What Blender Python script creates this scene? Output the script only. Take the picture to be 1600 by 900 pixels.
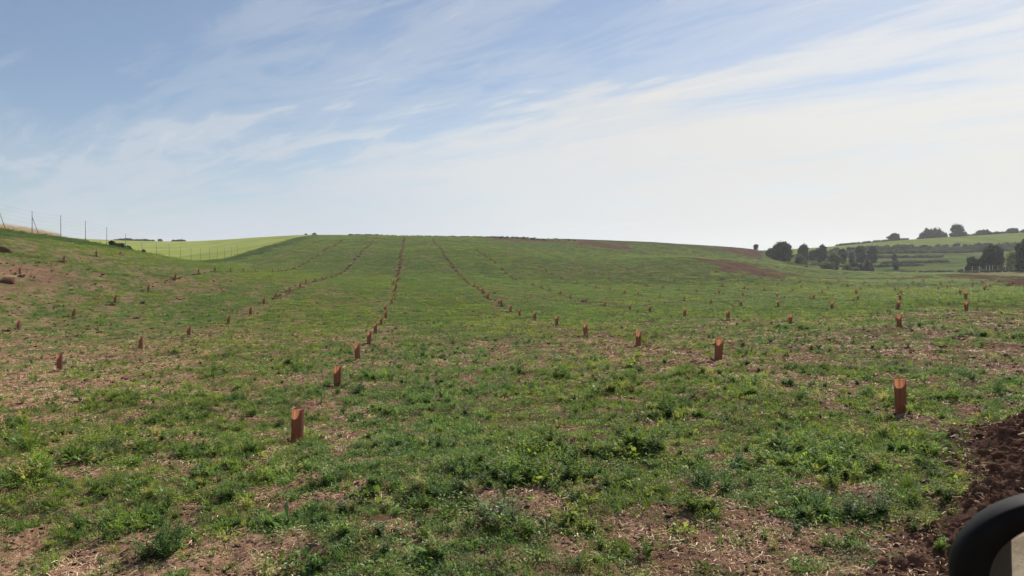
import bpy, bmesh, math, random
import numpy as np
from mathutils import Vector, Matrix

for o in list(bpy.data.objects):
    bpy.data.objects.remove(o)
random.seed(7)
RNG = np.random.default_rng(11)
R = math.radians
SC = bpy.context.scene

# ------------------------------------------------------------------ camera
F = 1200.0; CX = 800.0; YH = 415.0; CAMZ = 1.75; VPX = -0.13333
cam_d = bpy.data.cameras.new('camera')
cam = bpy.data.objects.new('camera', cam_d)
SC.collection.objects.link(cam)
SC.camera = cam
cam_d.sensor_width = 36.0
cam_d.lens = F / 1600.0 * 36.0
cam_d.shift_y = -(450.0 - YH) / 1600.0
cam_d.clip_start = 0.05
cam_d.clip_end = 6000.0
cam.location = (0, 0, CAMZ)
cam.rotation_euler = (R(90), 0, 0)
cam_d.dof.use_dof = True
cam_d.dof.focus_distance = 14.0
cam_d.dof.aperture_fstop = 12.0

# ------------------------------------------------------------------ world, sun, exposure
SUN_AZ, SUN_EL = 36.0, 42.0          # degrees right of the view direction, above the horizon
w = bpy.data.worlds.new('World')
SC.world = w
w.use_nodes = True
nt = w.node_tree
nt.nodes.clear()

class NT:
    def __init__(self, tree): self.t = tree
    def n(self, kind, ins=None, **kw):
        nd = self.t.nodes.new(kind)
        for k, v in kw.items(): setattr(nd, k, v)
        if ins:
            for k, v in ins.items():
                if isinstance(v, bpy.types.NodeSocket): self.t.links.new(v, nd.inputs[k])
                else: nd.inputs[k].default_value = v
        return nd
    def math(self, op, a, b=0.0, clamp=False):
        return self.n('ShaderNodeMath', {0: a, 1: b}, operation=op, use_clamp=clamp).outputs[0]
    def ramp(self, fac, stops, interp='LINEAR'):
        nd = self.n('ShaderNodeValToRGB', {0: fac})
        cr = nd.color_ramp; cr.interpolation = interp
        while len(cr.elements) < len(stops): cr.elements.new(0.5)
        for e, (p, c) in zip(cr.elements, stops):
            e.position = p
            e.color = tuple(c) + (1,) if not isinstance(c, (int, float)) else (c, c, c, 1)
        return nd.outputs[0]
    def mix(self, fac, a, b):
        nd = self.n('ShaderNodeMix', data_type='RGBA')
        for k, v in ((0, fac), (6, a), (7, b)):
            if isinstance(v, bpy.types.NodeSocket): self.t.links.new(v, nd.inputs[k])
            else: nd.inputs[k].default_value = v if isinstance(v, (int, float)) else (tuple(v) + (1,) if len(v) == 3 else v)
        return nd.outputs[2]
    def noise(self, vec, scale, detail=4, rough=0.55, dist=0.0):
        nd = self.n('ShaderNodeTexNoise', {'Scale': scale, 'Detail': detail, 'Roughness': rough, 'Distortion': dist})
        if vec is not None: self.t.links.new(vec, nd.inputs['Vector'])
        return nd.outputs[0]
    def mapping(self, vec, scale=(1, 1, 1), rot=(0, 0, 0), loc=(0, 0, 0)):
        return self.n('ShaderNodeMapping', {'Vector': vec, 'Location': loc, 'Rotation': rot, 'Scale': scale}).outputs[0]

W = NT(nt)
sky = W.n('ShaderNodeTexSky', sky_type='NISHITA', sun_disc=False, sun_elevation=R(SUN_EL), sun_rotation=R(SUN_AZ),
          altitude=700.0, air_density=1.0, dust_density=0.6, ozone_density=2.2)
SKY_STRENGTH = 0.052
tc = W.n('ShaderNodeTexCoord').outputs['Generated']
sep = W.n('ShaderNodeSeparateXYZ', {0: tc})
dx, dy, dz = sep.outputs
zz = W.math('ADD', W.math('MAXIMUM', dz, 0.0), 0.10)
px_ = W.math('DIVIDE', dx, zz); py_ = W.math('DIVIDE', dy, zz)
plane = W.n('ShaderNodeCombineXYZ', {0: px_, 1: py_, 2: 0.0}).outputs[0]
drift = lambda deg: W.mapping(plane, (1, 1, 1), (0, 0, R(deg)))      # the cirrus runs towards the viewer's left
n1 = W.noise(W.mapping(drift(43), (0.34, 1.05, 1), (0, 0, 0), (3.1, 1.7, 0)), 0.9, 7, 0.60, 0.5)
n2 = W.noise(W.mapping(drift(38), (0.45, 1.7, 1), (0, 0, 0), (7.3, 4.2, 0)), 1.3, 9, 0.63, 1.1)
n3 = W.noise(W.mapping(plane, (0.16, 0.28, 1), (0, 0, R(-12)), (1.3, 9.2, 0)), 1.0, 3, 0.5, 0.3)
# thin high cloud thickens towards the sun's side of the sky and towards the horizon
sdir = (math.sin(R(SUN_AZ)) * math.cos(R(SUN_EL)), math.cos(R(SUN_AZ)) * math.cos(R(SUN_EL)), math.sin(R(SUN_EL)))
sd = W.n('ShaderNodeVectorMath', {0: tc, 1: sdir}, operation='DOT_PRODUCT').outputs['Value']
edge = W.n('ShaderNodeVectorMath', {0: tc, 1: (0.62, 0.241, -1.0)}, operation='DOT_PRODUCT').outputs['Value']
side = W.ramp(W.math('ADD', W.math('MULTIPLY', edge, 0.9), 0.53), [(0.10, 0.0), (0.32, 0.07), (0.44, 0.28), (0.53, 0.55), (0.66, 0.78), (1.0, 0.96)])
low = W.ramp(dz, [(0.0, 0.50), (0.05, 0.42), (0.12, 0.22), (0.20, 0.08), (0.35, 0.0)])
tex = W.math('ADD', W.math('MULTIPLY', n1, 0.55), W.math('ADD', W.math('MULTIPLY', n2, 0.50), W.math('MULTIPLY', n3, 0.40)))
cov = W.math('ADD', W.math('ADD', side, low), W.math('MULTIPLY', W.math('SUBTRACT', tex, 0.725), 3.3))
n4 = W.noise(W.mapping(drift(50), (0.8, 2.2, 1), (0, 0, 0), (2.2, 8.4, 0)), 1.7, 8, 0.60, 1.3)
wisp = W.math('MULTIPLY', W.ramp(n4, [(0.44, 0.0), (0.56, 0.45), (0.70, 1.0)]), W.ramp(n3, [(0.36, 0.15), (0.60, 1.0)]))
cov = W.math('ADD', cov, W.math('SUBTRACT', W.math('MULTIPLY', wisp, 0.46), 0.05))
cov = W.ramp(cov, [(0.0, 0.12), (0.35, 0.34), (0.75, 0.80), (1.0, 0.97)], 'EASE')
ccol = W.ramp(sd, [(0.0, (0.29, 0.325, 0.38)), (0.52, (0.315, 0.345, 0.385)), (0.66, (0.385, 0.40, 0.412)), (0.80, (0.43, 0.425, 0.41)), (1.0, (0.52, 0.51, 0.49))])
bg1 = W.n('ShaderNodeBackground', {'Color': sky.outputs[0], 'Strength': SKY_STRENGTH})
bg2 = W.n('ShaderNodeBackground', {'Color': ccol, 'Strength': 1.0})
mx = W.n('ShaderNodeMixShader', {0: cov, 1: bg1.outputs[0], 2: bg2.outputs[0]})
W.n('ShaderNodeOutputWorld', {0: mx.outputs[0]})

sun_d = bpy.data.lights.new('sun', 'SUN')
sun_d.energy = 5.0
sun_d.angle = R(0.7)
sun_d.color = (1.0, 0.93, 0.83)
sun = bpy.data.objects.new('sun', sun_d)
SC.collection.objects.link(sun)
sun.rotation_euler = Vector(sdir).to_track_quat('Z', 'Y').to_euler()
sun.location = (40, 60, 80)

SC.view_settings.view_transform = 'Standard'
SC.view_settings.look = 'None'
SC.view_settings.exposure = 0.88
SC.view_settings.gamma = 1.0
SC.view_settings.use_curve_mapping = False
SC.cycles.max_bounces = 6
SC.cycles.diffuse_bounces = 3
SC.cycles.transmission_bounces = 3
SC.cycles.transparent_max_bounces = 6
SC.cycles.volume_bounces = 0
SC.cycles.use_denoising = True

# ------------------------------------------------------------------ terrain height
# (px, distance, py) of ground points read off the planted rows and field edges
CP=[(1408,9,645),(1122,14.3,565),(997,19.3,545),(915,25,526),(870,30,510),(836,35.1,502),(795,44.4,487),(756,59,458),(725,81,436),(706,104,413),(697,121,402),(687,147,387),(677,186,375),
(464,8.66,699),(527,13.5,607),(559,18.8,565),(580,25.4,536),(590,30.5,518),(610,51,472),(620,76,440),(625,101,418),(630,152,388),
(93,18.1,577),(220,23.6,545),(295,28.8,525),(357,35,505),(390,39.7,490),(432,47.7,467),(465,56.7,449),(490,66,441),(520,83,434),(540,99,424),(555,117,407),(570,142,388),(587,187,372),
(29,30,515),(115,34.9,496),(180,39.8,473),(232,44.9,455),(274,50,437),(307,55,428),(335,60,425),(378,70,425),(411,80,425),(439,91,424),(456,100,420),(472,109,414),(485,118,407),(507,138,391),(537,178,375),
(32,44,428),(99,49.4,408),(150,54.5,401),
(0,10,625),(0,20,567),(0,62,358),(49,67,367),(93,72,371),(135,78,377),(170,84,385),(200,90,394),(250,101,404),(300,117,408.5),(340,132,406),(380,152,397),(420,180,384),(475,240,369),
(0,76,352),(40,78,358),(0,90,358),(0,120,380),(60,120,385),(93,100,378),(135,110,384),
(200,130,402),(300,150,408),(300,200,398),(300,290,386),(300,400,377),(200,250,388),(200,400,376),(400,250,388),(400,390,371),(100,400,372),(0,400,372),(100,250,385),(0,250,385),(480,380,367),(540,380,368),
(0,550,380),(300,550,385),(500,550,380),
(540,225,368),(600,220,368),(650,220,369),(700,220,370),(750,225,371),(800,235,372),(900,250,374),(1000,260,377),(1100,265,383),(1180,260,389),
(600,320,380),(750,330,382),(900,350,385),(1050,350,392),(1150,340,400),(1200,320,408),
(1405,20,515),(1235,25.7,507),(1138,30.7,501),(1070,35.6,496),(1010,41,489),(950,49,480),(912,56,471),(890,62,465),(857,70,455),(832,79,447),(800,95,434),
(1510,27.2,487),(1403,31,484),(1300,36,484),(1216,41,481),(1159,45.6,479),(1094,52,475),(1059,56.5,470),(999,66,462),(953,76,454),(855,110,426),(831,124,410),(816,135,401),
(1510,36.9,467),(1402,42,470),(1332,46,471),(1244,53,467),
(1070,153,402),(1240,110,434),(1110,245,386),(1200,215,408),(950,160,403),(900,200,388),(1000,200,393),
(1200,61,462),(1200,80,450),(1200,150,421),(1210,245,403),
(1300,80,450),(1300,125,438),(1300,160,428),(1300,190,422),(1300,215,425),(1300,240,421),(1300,265,412),(1300,300,404),(1300,330,397),(1300,350,391),(1300,430,385),(1300,600,392),
(1400,80,450),(1400,125,438),(1400,170,428),(1400,190,425.5),(1400,215,427),(1400,240,422),(1400,265,413),(1400,300,403),(1400,330,395),(1400,350,385),(1400,420,376),(1400,600,385),
(1500,60,453),(1500,100,440),(1500,150,430),(1500,180,426),(1500,210,424),(1500,240,418),(1500,270,409),(1500,300,402),(1500,330,394),(1500,350,384),(1500,420,369.5),(1500,600,378),
(1600,20,520),(1600,27,487),(1600,37,467),(1600,60,452),(1600,100,440),(1600,150,429),(1600,170,425),(1600,190,419),(1600,230,412),(1600,270,405),(1600,300,398),(1600,330,391),(1600,350,381),(1600,420,363),(1600,600,372),
]
cp=[(p,d,(YH-y)/F*d) for p,d,y in CP]
for p in range(0,1601,200):
    cp+= [(p,2.0,-1.75),(p,4.5,-1.75),(p,1500,6.0)]
    if p not in(0,):cp.append((p,7,-1.77))
cp=np.array(cp)
def _st(px,d): return np.stack([px/300.0,np.log(d)*2.6],-1)
_P=_st(cp[:,0],cp[:,1])
def _U(A,B):
    r2=((A[:,None,:]-B[None,:,:])**2).sum(-1)
    return 0.5*r2*np.log(r2+1e-12)
_n=len(cp)
lam=0.006*(1+0*cp[:,1])
_M=np.zeros((_n+3,_n+3)); _M[:_n,:_n]=_U(_P,_P)+np.diag(lam)
_Q=np.c_[np.ones(_n),_P]; _M[:_n,_n:]=_Q; _M[_n:,:_n]=_Q.T
_W=np.linalg.solve(_M,np.r_[cp[:,2],0,0,0])
def tps(px,d):
    px=np.asarray(px,float).ravel(); d=np.asarray(d,float).ravel()
    out=np.empty(len(px))
    for i in range(0,len(px),20000):
        A=_st(px[i:i+20000],d[i:i+20000])
        out[i:i+20000]=_U(A,_P)@_W[:_n]+np.c_[np.ones(len(A)),A]@_W[_n:]
    return out

def _hash(ix, iy, seed):
    h = (ix.astype(np.int64) * 374761393 + iy.astype(np.int64) * 668265263 + seed * 1442695041) & 0x7fffffff
    h = ((h ^ (h >> 13)) * 1274126177) & 0x7fffffff
    return ((h ^ (h >> 16)) & 0xffff) / 65535.0
def vnoise(x, y, seed=0):
    ix = np.floor(x); iy = np.floor(y)
    fx = x - ix; fy = y - iy
    fx = fx * fx * (3 - 2 * fx); fy = fy * fy * (3 - 2 * fy)
    a = _hash(ix, iy, seed); b = _hash(ix + 1, iy, seed); c = _hash(ix, iy + 1, seed); d = _hash(ix + 1, iy + 1, seed)
    return (a * (1 - fx) + b * fx) * (1 - fy) + (c * (1 - fx) + d * fx) * fy
def fbm(x, y, octs=4, seed=0, gain=0.5):
    s = 0; a = 1; t = 0
    for i in range(octs):
        s = s + a * vnoise(x * 2 ** i + 17.3 * i, y * 2 ** i - 9.1 * i, seed + i); t += a; a *= gain
    return s / t
def sstep(a, b, x):
    t = np.clip((x - a) / (b - a), 0, 1)
    return t * t * (3 - 2 * t)
def pxd(x, y):
    """bearing (as the column the planting grid was surveyed in) and distance along it"""
    az = np.arctan2(x, y); r = np.hypot(x, y); lim = R(36.0)
    over = np.abs(az) - lim
    azc = np.where(over > 0, np.sign(az) * lim * (1 - over / (math.pi - lim)), az)
    return CX + F * np.tan(azc), np.maximum(r * np.cos(azc), 1.0)
def mound(x, y):
    """bank of freshly dug earth beside the car"""
    e = (x - 2.33) * 0.825 - (y - 4.5) * 0.566                     # metres inside the bank's edge
    e = e + 0.35 * (fbm(x * 1.3, y * 1.3, 3, 51) - 0.5) * 2
    far = 1 - sstep(8.4, 10.2, y + 0.15 * x)
    return sstep(-0.15, 1.15, e) * far, e
def height(x, y):
    x = np.asarray(x, float); y = np.asarray(y, float)
    p, d = pxd(x, y)
    z = tps(p, d).reshape(x.shape)
    r = np.hypot(x, y)
    fade = np.exp(-np.maximum(r - 25, 0) / 40.0)
    z = z + (fbm(x * 1.7, y * 1.7, 3, 3) - 0.5) * 0.13 * fade
    z = z + (fbm(x * 0.35, y * 0.35, 2, 8) - 0.5) * 0.16 * fade
    nr = np.exp(-np.maximum(r - 10, 0) / 12.0)
    z = z + (fbm(x * 9, y * 9, 3, 5) - 0.5) * 0.060 * nr
    z = z + (fbm(x * 0.05, y * 0.05, 3, 18) - 0.5) * 0.8 * sstep(60, 180, r) * (1 - sstep(350, 450, r) * 0.5) * 0.4
    m, e = mound(x, y)
    z = z + m * (0.42 + 0.26 * (fbm(x * 3.2, y * 3.2, 3, 21) - 0.5) * 2 + 0.05 * (fbm(x * 11, y * 11, 2, 22) - 0.5) * 2)
    return z + CAMZ
def hz(x, y): return float(height(np.array([x]), np.array([y]))[0])
def at(px, d): return (px - CX) / F * d, d
def ground_at(px, py, d0=3.0, d1=1200.0):
    """world point where the sight line through a surveyed point meets the land"""
    dd = np.exp(np.linspace(math.log(d0), math.log(d1), 1500))
    z = tps(np.full(1500, float(px)), dd)
    yy = YH - F * z / dd
    k = np.argmax(yy <= py) if (yy <= py).any() else int(np.argmin(yy))
    return (px - CX) / F * dd[k], dd[k]
def inpoly(x, y, poly):
    ins = np.zeros(x.shape, bool); n = len(poly)
    for i in range(n):
        x0, y0 = poly[i]; x1, y1 = poly[(i + 1) % n]
        c = ((y0 > y) != (y1 > y))
        t = (x1 - x0) * (y - y0) / ((y1 - y0) if y1 != y0 else 1e-9) + x0
        ins ^= c & (x < t)
    return ins
PLOUGH = [[(905, 375.2), (940, 376.8), (985, 383), (992, 391), (960, 390), (905, 384)],
          [(1108, 384.5), (1180, 389.5), (1207, 405), (1190, 408), (1150, 399)],
          [(1070, 402), (1130, 405), (1190, 418), (1245, 431), (1200, 435), (1110, 415)],
          [(1455, 430), (1500, 428.6), (1600, 432), (1650, 433), (1650, 454), (1600, 452), (1572, 444), (1535, 437), (1480, 435)],
          [(1235, 430.5), (1455, 431.2), (1455, 434.6), (1340, 436.5), (1235, 434.5)],
          [(760, 372.2), (905, 375), (905, 379), (830, 377.5), (760, 375.2)]]
PLOUGH = [[ground_at(*p) for p in poly] for poly in PLOUGH]
STRAW = [[(1500, 428.4), (1530, 425.2), (1560, 424.6), (1660, 426), (1660, 431), (1600, 430.4), (1530, 429)]]
STRAW = [[ground_at(*p) for p in poly] for poly in STRAW]
ROW0, ROWS = -1.27, 7.0
def rowlat(x, y): return x - VPX * y

def land(x, y):
    """what covers the land: dict of 0..1 masks"""
    p, d = pxd(x, y)
    r = rowlat(x, y)
    jit = (fbm(x * 0.12, y * 0.12, 3, 71) - 0.5)
    xj = x + jit * (2 + d * 0.03); yj = y + (fbm(x * 0.1, y * 0.1, 3, 72) - 0.5) * (4 + d * 0.1)
    plow = np.zeros(x.shape)
    for poly in PLOUGH: plow = np.maximum(plow, inpoly(xj, yj, poly) * np.clip(0.35 + 1.15 * fbm(x * 0.5, y * 0.16, 3, 77), 0, 1))
    m, e = mound(x, y)
    bank = (sstep(-0.3, 0.35, e + 0.25 * (fbm(x * 3, y * 3, 2, 9) - 0.5)) * (1 - sstep(8.6, 10.2, y + 0.15 * x + jit)))
    plow = np.maximum(plow, bank)
    plow = np.maximum(plow, np.clip(1.7 * (fbm(x * 0.6, y * 0.3, 3, 79) - 0.22), 0, 0.85) * sstep(-18, -21.5, r) * sstep(33, 38, d) * (1 - sstep(44, 48, d)))
    straw = np.zeros(x.shape)
    for poly in STRAW: straw = np.maximum(straw, inpoly(xj, yj, poly) * 1.0)
    beyond = (r < -34.0 + jit)
    straw = np.maximum(straw, beyond * (p < 92) * (d < 115))
    far_r = (p > 1190) & (d > 208 + 10 * jit - (p - 1300) * 0.12)
    wheat = np.where(beyond & (straw < 0.5), 1.0, 0.0)
    wheat = np.where((p > 1230) & (d > 349 + 6 * jit), 1.0, wheat)
    meadow = np.where(far_r & (wheat < 0.5), 1.0, 0.0)
    scrub = np.where(far_r & (d > 328 + 8 * jit) & (d <= 349 + 6 * jit), 1.0, 0.0)
    verge = sstep(-25 + 8 * jit, -30 + 8 * jit, r) * (~beyond) * (d > 42)
    # how much of the field's own soil is grown over
    u = r + 0.0
    along = y
    n_s = fbm(u * 1.5, along * 0.9, 4, 31)
    n_f = fbm(u * 4.5, along * 3.2, 3, 33)
    n_m = fbm(u * 0.45, along * 0.22, 3, 37)
    n_l = fbm(u * 0.10, along * 0.05, 3, 41)
    rd = np.abs((r - ROW0 + ROWS / 2) % ROWS - ROWS / 2)
    row = np.exp(-(rd / (0.75 - 0.25 * sstep(40, 80, d))) ** 2)
    g = 0.625 + (n_f - 0.5) * 2.0 + (n_s - 0.5) * 1.1 + (n_m - 0.5) * 0.7 + (n_l - 0.5) * 0.5
    g = g - (0.30 + 0.05 * sstep(30, 60, d)) * row * (0.5 + n_m) - 0.18 * np.exp(-((rd - 2.2) / 0.5) ** 2) * sstep(-3, -6, r)
    g = g - 0.13 * sstep(-3.0, -8.0, r) * (1 - sstep(24, 40, d)) - 0.48 * sstep(-17, -21, r) * sstep(30, 37, d) * (1 - sstep(44, 49, d))
    g = g - 0.22 * sstep(-3.2, -5.0, r) * (1 - sstep(9, 13, d))
    g = g - 0.20 * sstep(13, 19, r) * (1 - sstep(24, 40, d)) - 0.16 * sstep(6.5, 9.5, r) * (1 - sstep(14, 18, d))
    g = g + 0.07 * (1 - sstep(8, 14, d)) + 0.14 * sstep(20, 40, d) + 0.20 * sstep(50, 110, d)
    green = sstep(0.32, 0.66, g)
    green = np.where((wheat + meadow + straw + scrub) > 0.5, 0.9, green)
    green = np.maximum(green, verge * 0.95)
    green = green * (1 - plow)
    return dict(green=green, plow=plow, bank=bank, track=sstep(-0.6, -1.1, y + 0.2 * jit) * sstep(-9, -6, y), under=np.maximum(green * (0.30 + 0.70 * sstep(9, 40, d)), (0.15 + 0.40 * fbm(x * 1.1, y * 0.5, 3, 88)) * sstep(16, 34, d) * (1 - plow) * (1 - 0.8 * sstep(-17, -21, r) * sstep(30, 37, d) * (1 - sstep(44, 49, d)))), straw=straw, wheat=wheat, meadow=meadow, scrub=scrub, verge=verge, g=g, d=d, p=p, r=r, row=row)

# ------------------------------------------------------------------ helpers
def link(o): SC.collection.objects.link(o); return o
def tag(o, label=None, cat=None, group=None, kind=None):
    if label: o['label'] = label
    if cat: o['category'] = cat
    if group: o['group'] = group
    if kind: o['kind'] = kind
    return o
def empty(name, loc, label, cat, group=None, rz=0.0):
    o = bpy.data.objects.new(name, None); link(o)
    o.empty_display_size = 0.2
    o.location = loc; o.rotation_euler = (0, 0, rz)
    return tag(o, label, cat, group)
def mesh_np(name, verts, faces, mats=(), smooth=False):
    me = bpy.data.meshes.new(name)
    me.from_pydata([tuple(v) for v in verts], [], [tuple(f) for f in faces])
    for m in mats: me.materials.append(m)
    if smooth: me.polygons.foreach_set('use_smooth', [True] * len(me.polygons))
    me.update()
    return me
def obj(name, me, parent=None):
    o = bpy.data.objects.new(name, me); link(o)
    if parent: o.parent = parent
    return o
def bm_mesh(name, bm, mats, smooth=False):
    me = bpy.data.meshes.new(name); bm.to_mesh(me); bm.free()
    for m in mats: me.materials.append(m)
    if smooth: me.polygons.foreach_set('use_smooth', [True] * len(me.polygons))
    return me
def tube_bm(bm, pts, radii, seg=8, cap=True):
    rings = []
    for i, p in enumerate(pts):
        p = Vector(p)
        t = (Vector(pts[min(i + 1, len(pts) - 1)]) - Vector(pts[max(i - 1, 0)])).normalized()
        a = t.orthogonal().normalized(); b = t.cross(a)
        if i and rings:
            a = (prev - prev.dot(t) * t).normalized(); b = t.cross(a)
        prev = a
        rings.append([bm.verts.new(p + (a * math.cos(2 * math.pi * k / seg) + b * math.sin(2 * math.pi * k / seg)) * radii[i]) for k in range(seg)])
    for r0, r1 in zip(rings, rings[1:]):
        for k in range(seg): bm.faces.new((r0[k], r0[(k + 1) % seg], r1[(k + 1) % seg], r1[k]))
    if cap:
        bm.faces.new(rings[0][::-1]); bm.faces.new(rings[-1])

# ------------------------------------------------------------------ materials
def new_mat(name):
    m = bpy.data.materials.new(name); m.use_nodes = True
    m.node_tree.nodes.clear()
    return m, NT(m.node_tree)
def out(T, sh, disp=None):
    o = T.n('ShaderNodeOutputMaterial', {0: sh})

def leaf_mat(name, tint=True, base=(0.06, 0.10, 0.03), trans=0.45, var=0.35, scale=0.6):
    m, T = new_mat(name)
    if tint:
        col = T.n('ShaderNodeAttribute', attribute_type='INSTANCER', attribute_name='tint').outputs['Color']
    else:
        pos = T.n('ShaderNodeTexCoord').outputs['Object']
        n = T.noise(pos, scale, 3, 0.6)
        lo = tuple(c * (1 - var) for c in base); hi = tuple(min(1, c * (1 + var)) for c in base)
        col = T.ramp(n, [(0.3, lo), (0.7, hi)])
    d = T.n('ShaderNodeBsdfDiffuse', {'Color': col})
    hsv = T.n('ShaderNodeHueSaturation', {'Hue': 0.485, 'Saturation': 1.1, 'Value': 1.25, 'Color': col})
    t = T.n('ShaderNodeBsdfTranslucent', {'Color': hsv.outputs[0]})
    g = T.n('ShaderNodeBsdfGlossy', {'Color': (1, 1, 1, 1), 'Roughness': 0.42})
    a = T.n('ShaderNodeMixShader', {0: trans, 1: d.outputs[0], 2: t.outputs[0]})
    b = T.n('ShaderNodeMixShader', {0: 0.010, 1: a.outputs[0], 2: g.outputs[0]})
    out(T, b.outputs[0])
    return m

SOIL_LO, SOIL_MID, SOIL_HI = (0.125, 0.066, 0.042), (0.265, 0.155, 0.102), (0.44, 0.295, 0.200)
def soil_color(T, pos):
    a = T.noise(pos, 1.4, 5, 0.65)
    b = T.noise(pos, 22.0, 5, 0.7)
    c = T.noise(pos, 90.0, 3, 0.6)
    f = T.math('ADD', T.math('MULTIPLY', a, 0.35), T.math('ADD', T.math('MULTIPLY', b, 0.40), T.math('MULTIPLY', c, 0.25)))
    return T.ramp(f, [(0.36, SOIL_LO), (0.49, SOIL_MID), (0.62, SOIL_HI)])

def make_ground_mat():
    m, T = new_mat('field_ground')
    pos = T.n('ShaderNodeNewGeometry').outputs['Position']
    A = lambda nme: T.n('ShaderNodeAttribute', attribute_name=nme).outputs['Fac']
    soil = soil_color(T, pos)
    dark = T.ramp(T.noise(pos, 6.0, 5, 0.65), [(0.3, (0.075, 0.042, 0.030)), (0.6, (0.155, 0.088, 0.062)), (0.75, (0.24, 0.15, 0.105))])
    # far plough reads redder
    red = T.ramp(T.noise(pos, 1.2, 6, 0.7), [(0.35, (0.100, 0.054, 0.037)), (0.55, (0.165, 0.094, 0.064)), (0.7, (0.235, 0.148, 0.100))])
    c = T.mix(A('bank'), T.mix(A('plow'), soil, red), dark)
    gn = T.noise(pos, 0.55, 5, 0.65); gs = T.noise(pos, 9.0, 4, 0.7)
    rowpos = T.mapping(pos, (1.1, 0.12, 1), (0, 0, R(-7.6)))
    gr = T.noise(rowpos, 0.35, 4, 0.6)
    gf = T.math('ADD', T.math('MULTIPLY', gn, 0.4), T.math('ADD', T.math('MULTIPLY', gs, 0.3), T.math('MULTIPLY', gr, 0.3)))
    field = T.ramp(gf, [(0.34, (0.060, 0.086, 0.031)), (0.47, (0.088, 0.121, 0.041)), (0.56, (0.110, 0.141, 0.050)), (0.68, (0.142, 0.150, 0.068))])
    wht = T.ramp(T.noise(T.mapping(pos, (1, 0.3, 1), (0, 0, R(-7.6))), 0.11, 7, 0.72), [(0.36, (0.205, 0.245, 0.056)), (0.52, (0.275, 0.315, 0.076)), (0.7, (0.34, 0.34, 0.108))])
    mead = T.ramp(T.noise(pos, 0.07, 6, 0.68), [(0.36, (0.075, 0.110, 0.036)), (0.50, (0.16, 0.205, 0.056)), (0.64, (0.21, 0.245, 0.072))])
    strw = T.ramp(T.noise(pos, 0.8, 5, 0.7), [(0.35, (0.22, 0.165, 0.085)), (0.65, (0.42, 0.33, 0.18))])
    scrb = T.ramp(T.noise(pos, 0.16, 6, 0.7), [(0.35, (0.035, 0.040, 0.024)), (0.55, (0.075, 0.075, 0.046)), (0.72, (0.17, 0.13, 0.085))])
    vrg = T.ramp(T.noise(pos, 0.5, 5, 0.7), [(0.35, (0.040, 0.058, 0.024)), (0.6, (0.075, 0.095, 0.036)), (0.75, (0.11, 0.105, 0.055))])
    c = T.mix(A('under'), c, field)
    dust = T.ramp(T.noise(pos, 3.0, 5, 0.6), [(0.3, (0.27, 0.225, 0.165)), (0.7, (0.44, 0.38, 0.29))])
    c = T.mix(A('track'), c, dust)
    c = T.mix(A('verge'), c, vrg)
    c = T.mix(A('meadow'), c, mead)
    c = T.mix(A('wheat'), c, wht)
    c = T.mix(A('scrub'), c, scrb)
    c = T.mix(A('straw'), c, strw)
    hb = T.math('ADD', T.math('MULTIPLY', T.noise(pos, 18.0, 6, 0.7), 0.7), T.math('MULTIPLY', T.noise(pos, 70.0, 4, 0.65), 0.3))
    bump = T.n('ShaderNodeBump', {'Strength': 0.9, 'Distance': 0.045, 'Height': hb})
    b = T.n('ShaderNodeBsdfDiffuse', {'Color': c, 'Roughness': 0.9, 'Normal': bump.outputs[0]})
    out(T, b.outputs[0])
    return m
def make_clod_mat(name, dark=False):
    m, T = new_mat(name)
    oi = T.n('ShaderNodeObjectInfo').outputs['Random']
    pos = T.n('ShaderNodeNewGeometry').outputs['Position']
    n = T.noise(pos, 25.0, 5, 0.65)
    if dark: col = T.ramp(n, [(0.3, (0.095, 0.052, 0.037)), (0.62, (0.19, 0.108, 0.075)), (0.8, (0.27, 0.165, 0.115))])
    else: col = T.ramp(T.math('ADD', T.math('MULTIPLY', n, 0.6), T.math('MULTIPLY', oi, 0.4)), [(0.25, (0.15, 0.082, 0.053)), (0.5, (0.29, 0.175, 0.117)), (0.72, (0.49, 0.345, 0.245))])
    bump = T.n('ShaderNodeBump', {'Strength': 0.8, 'Distance': 0.02, 'Height': T.noise(pos, 60.0, 4, 0.7)})
    out(T, T.n('ShaderNodeBsdfDiffuse', {'Color': col, 'Roughness': 0.9, 'Normal': bump.outputs[0]}).outputs[0])
    return m
def simple_mat(name, col, rough=0.6, metal=0.0, spec=0.4, nscale=None, nvar=0.25):
    m, T = new_mat(name)
    if nscale:
        pos = T.n('ShaderNodeTexCoord').outputs['Object']
        n = T.noise(pos, nscale, 4, 0.6)
        c = T.ramp(n, [(0.3, tuple(x * (1 - nvar) for x in col)), (0.7, tuple(min(1, x * (1 + nvar)) for x in col))])
    else: c = tuple(col) + (1,)
    b = T.n('ShaderNodeBsdfPrincipled', {'Base Color': c, 'Roughness': rough, 'Metallic': metal, 'Specular IOR Level': spec})
    out(T, b.outputs[0])
    return m

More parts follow.
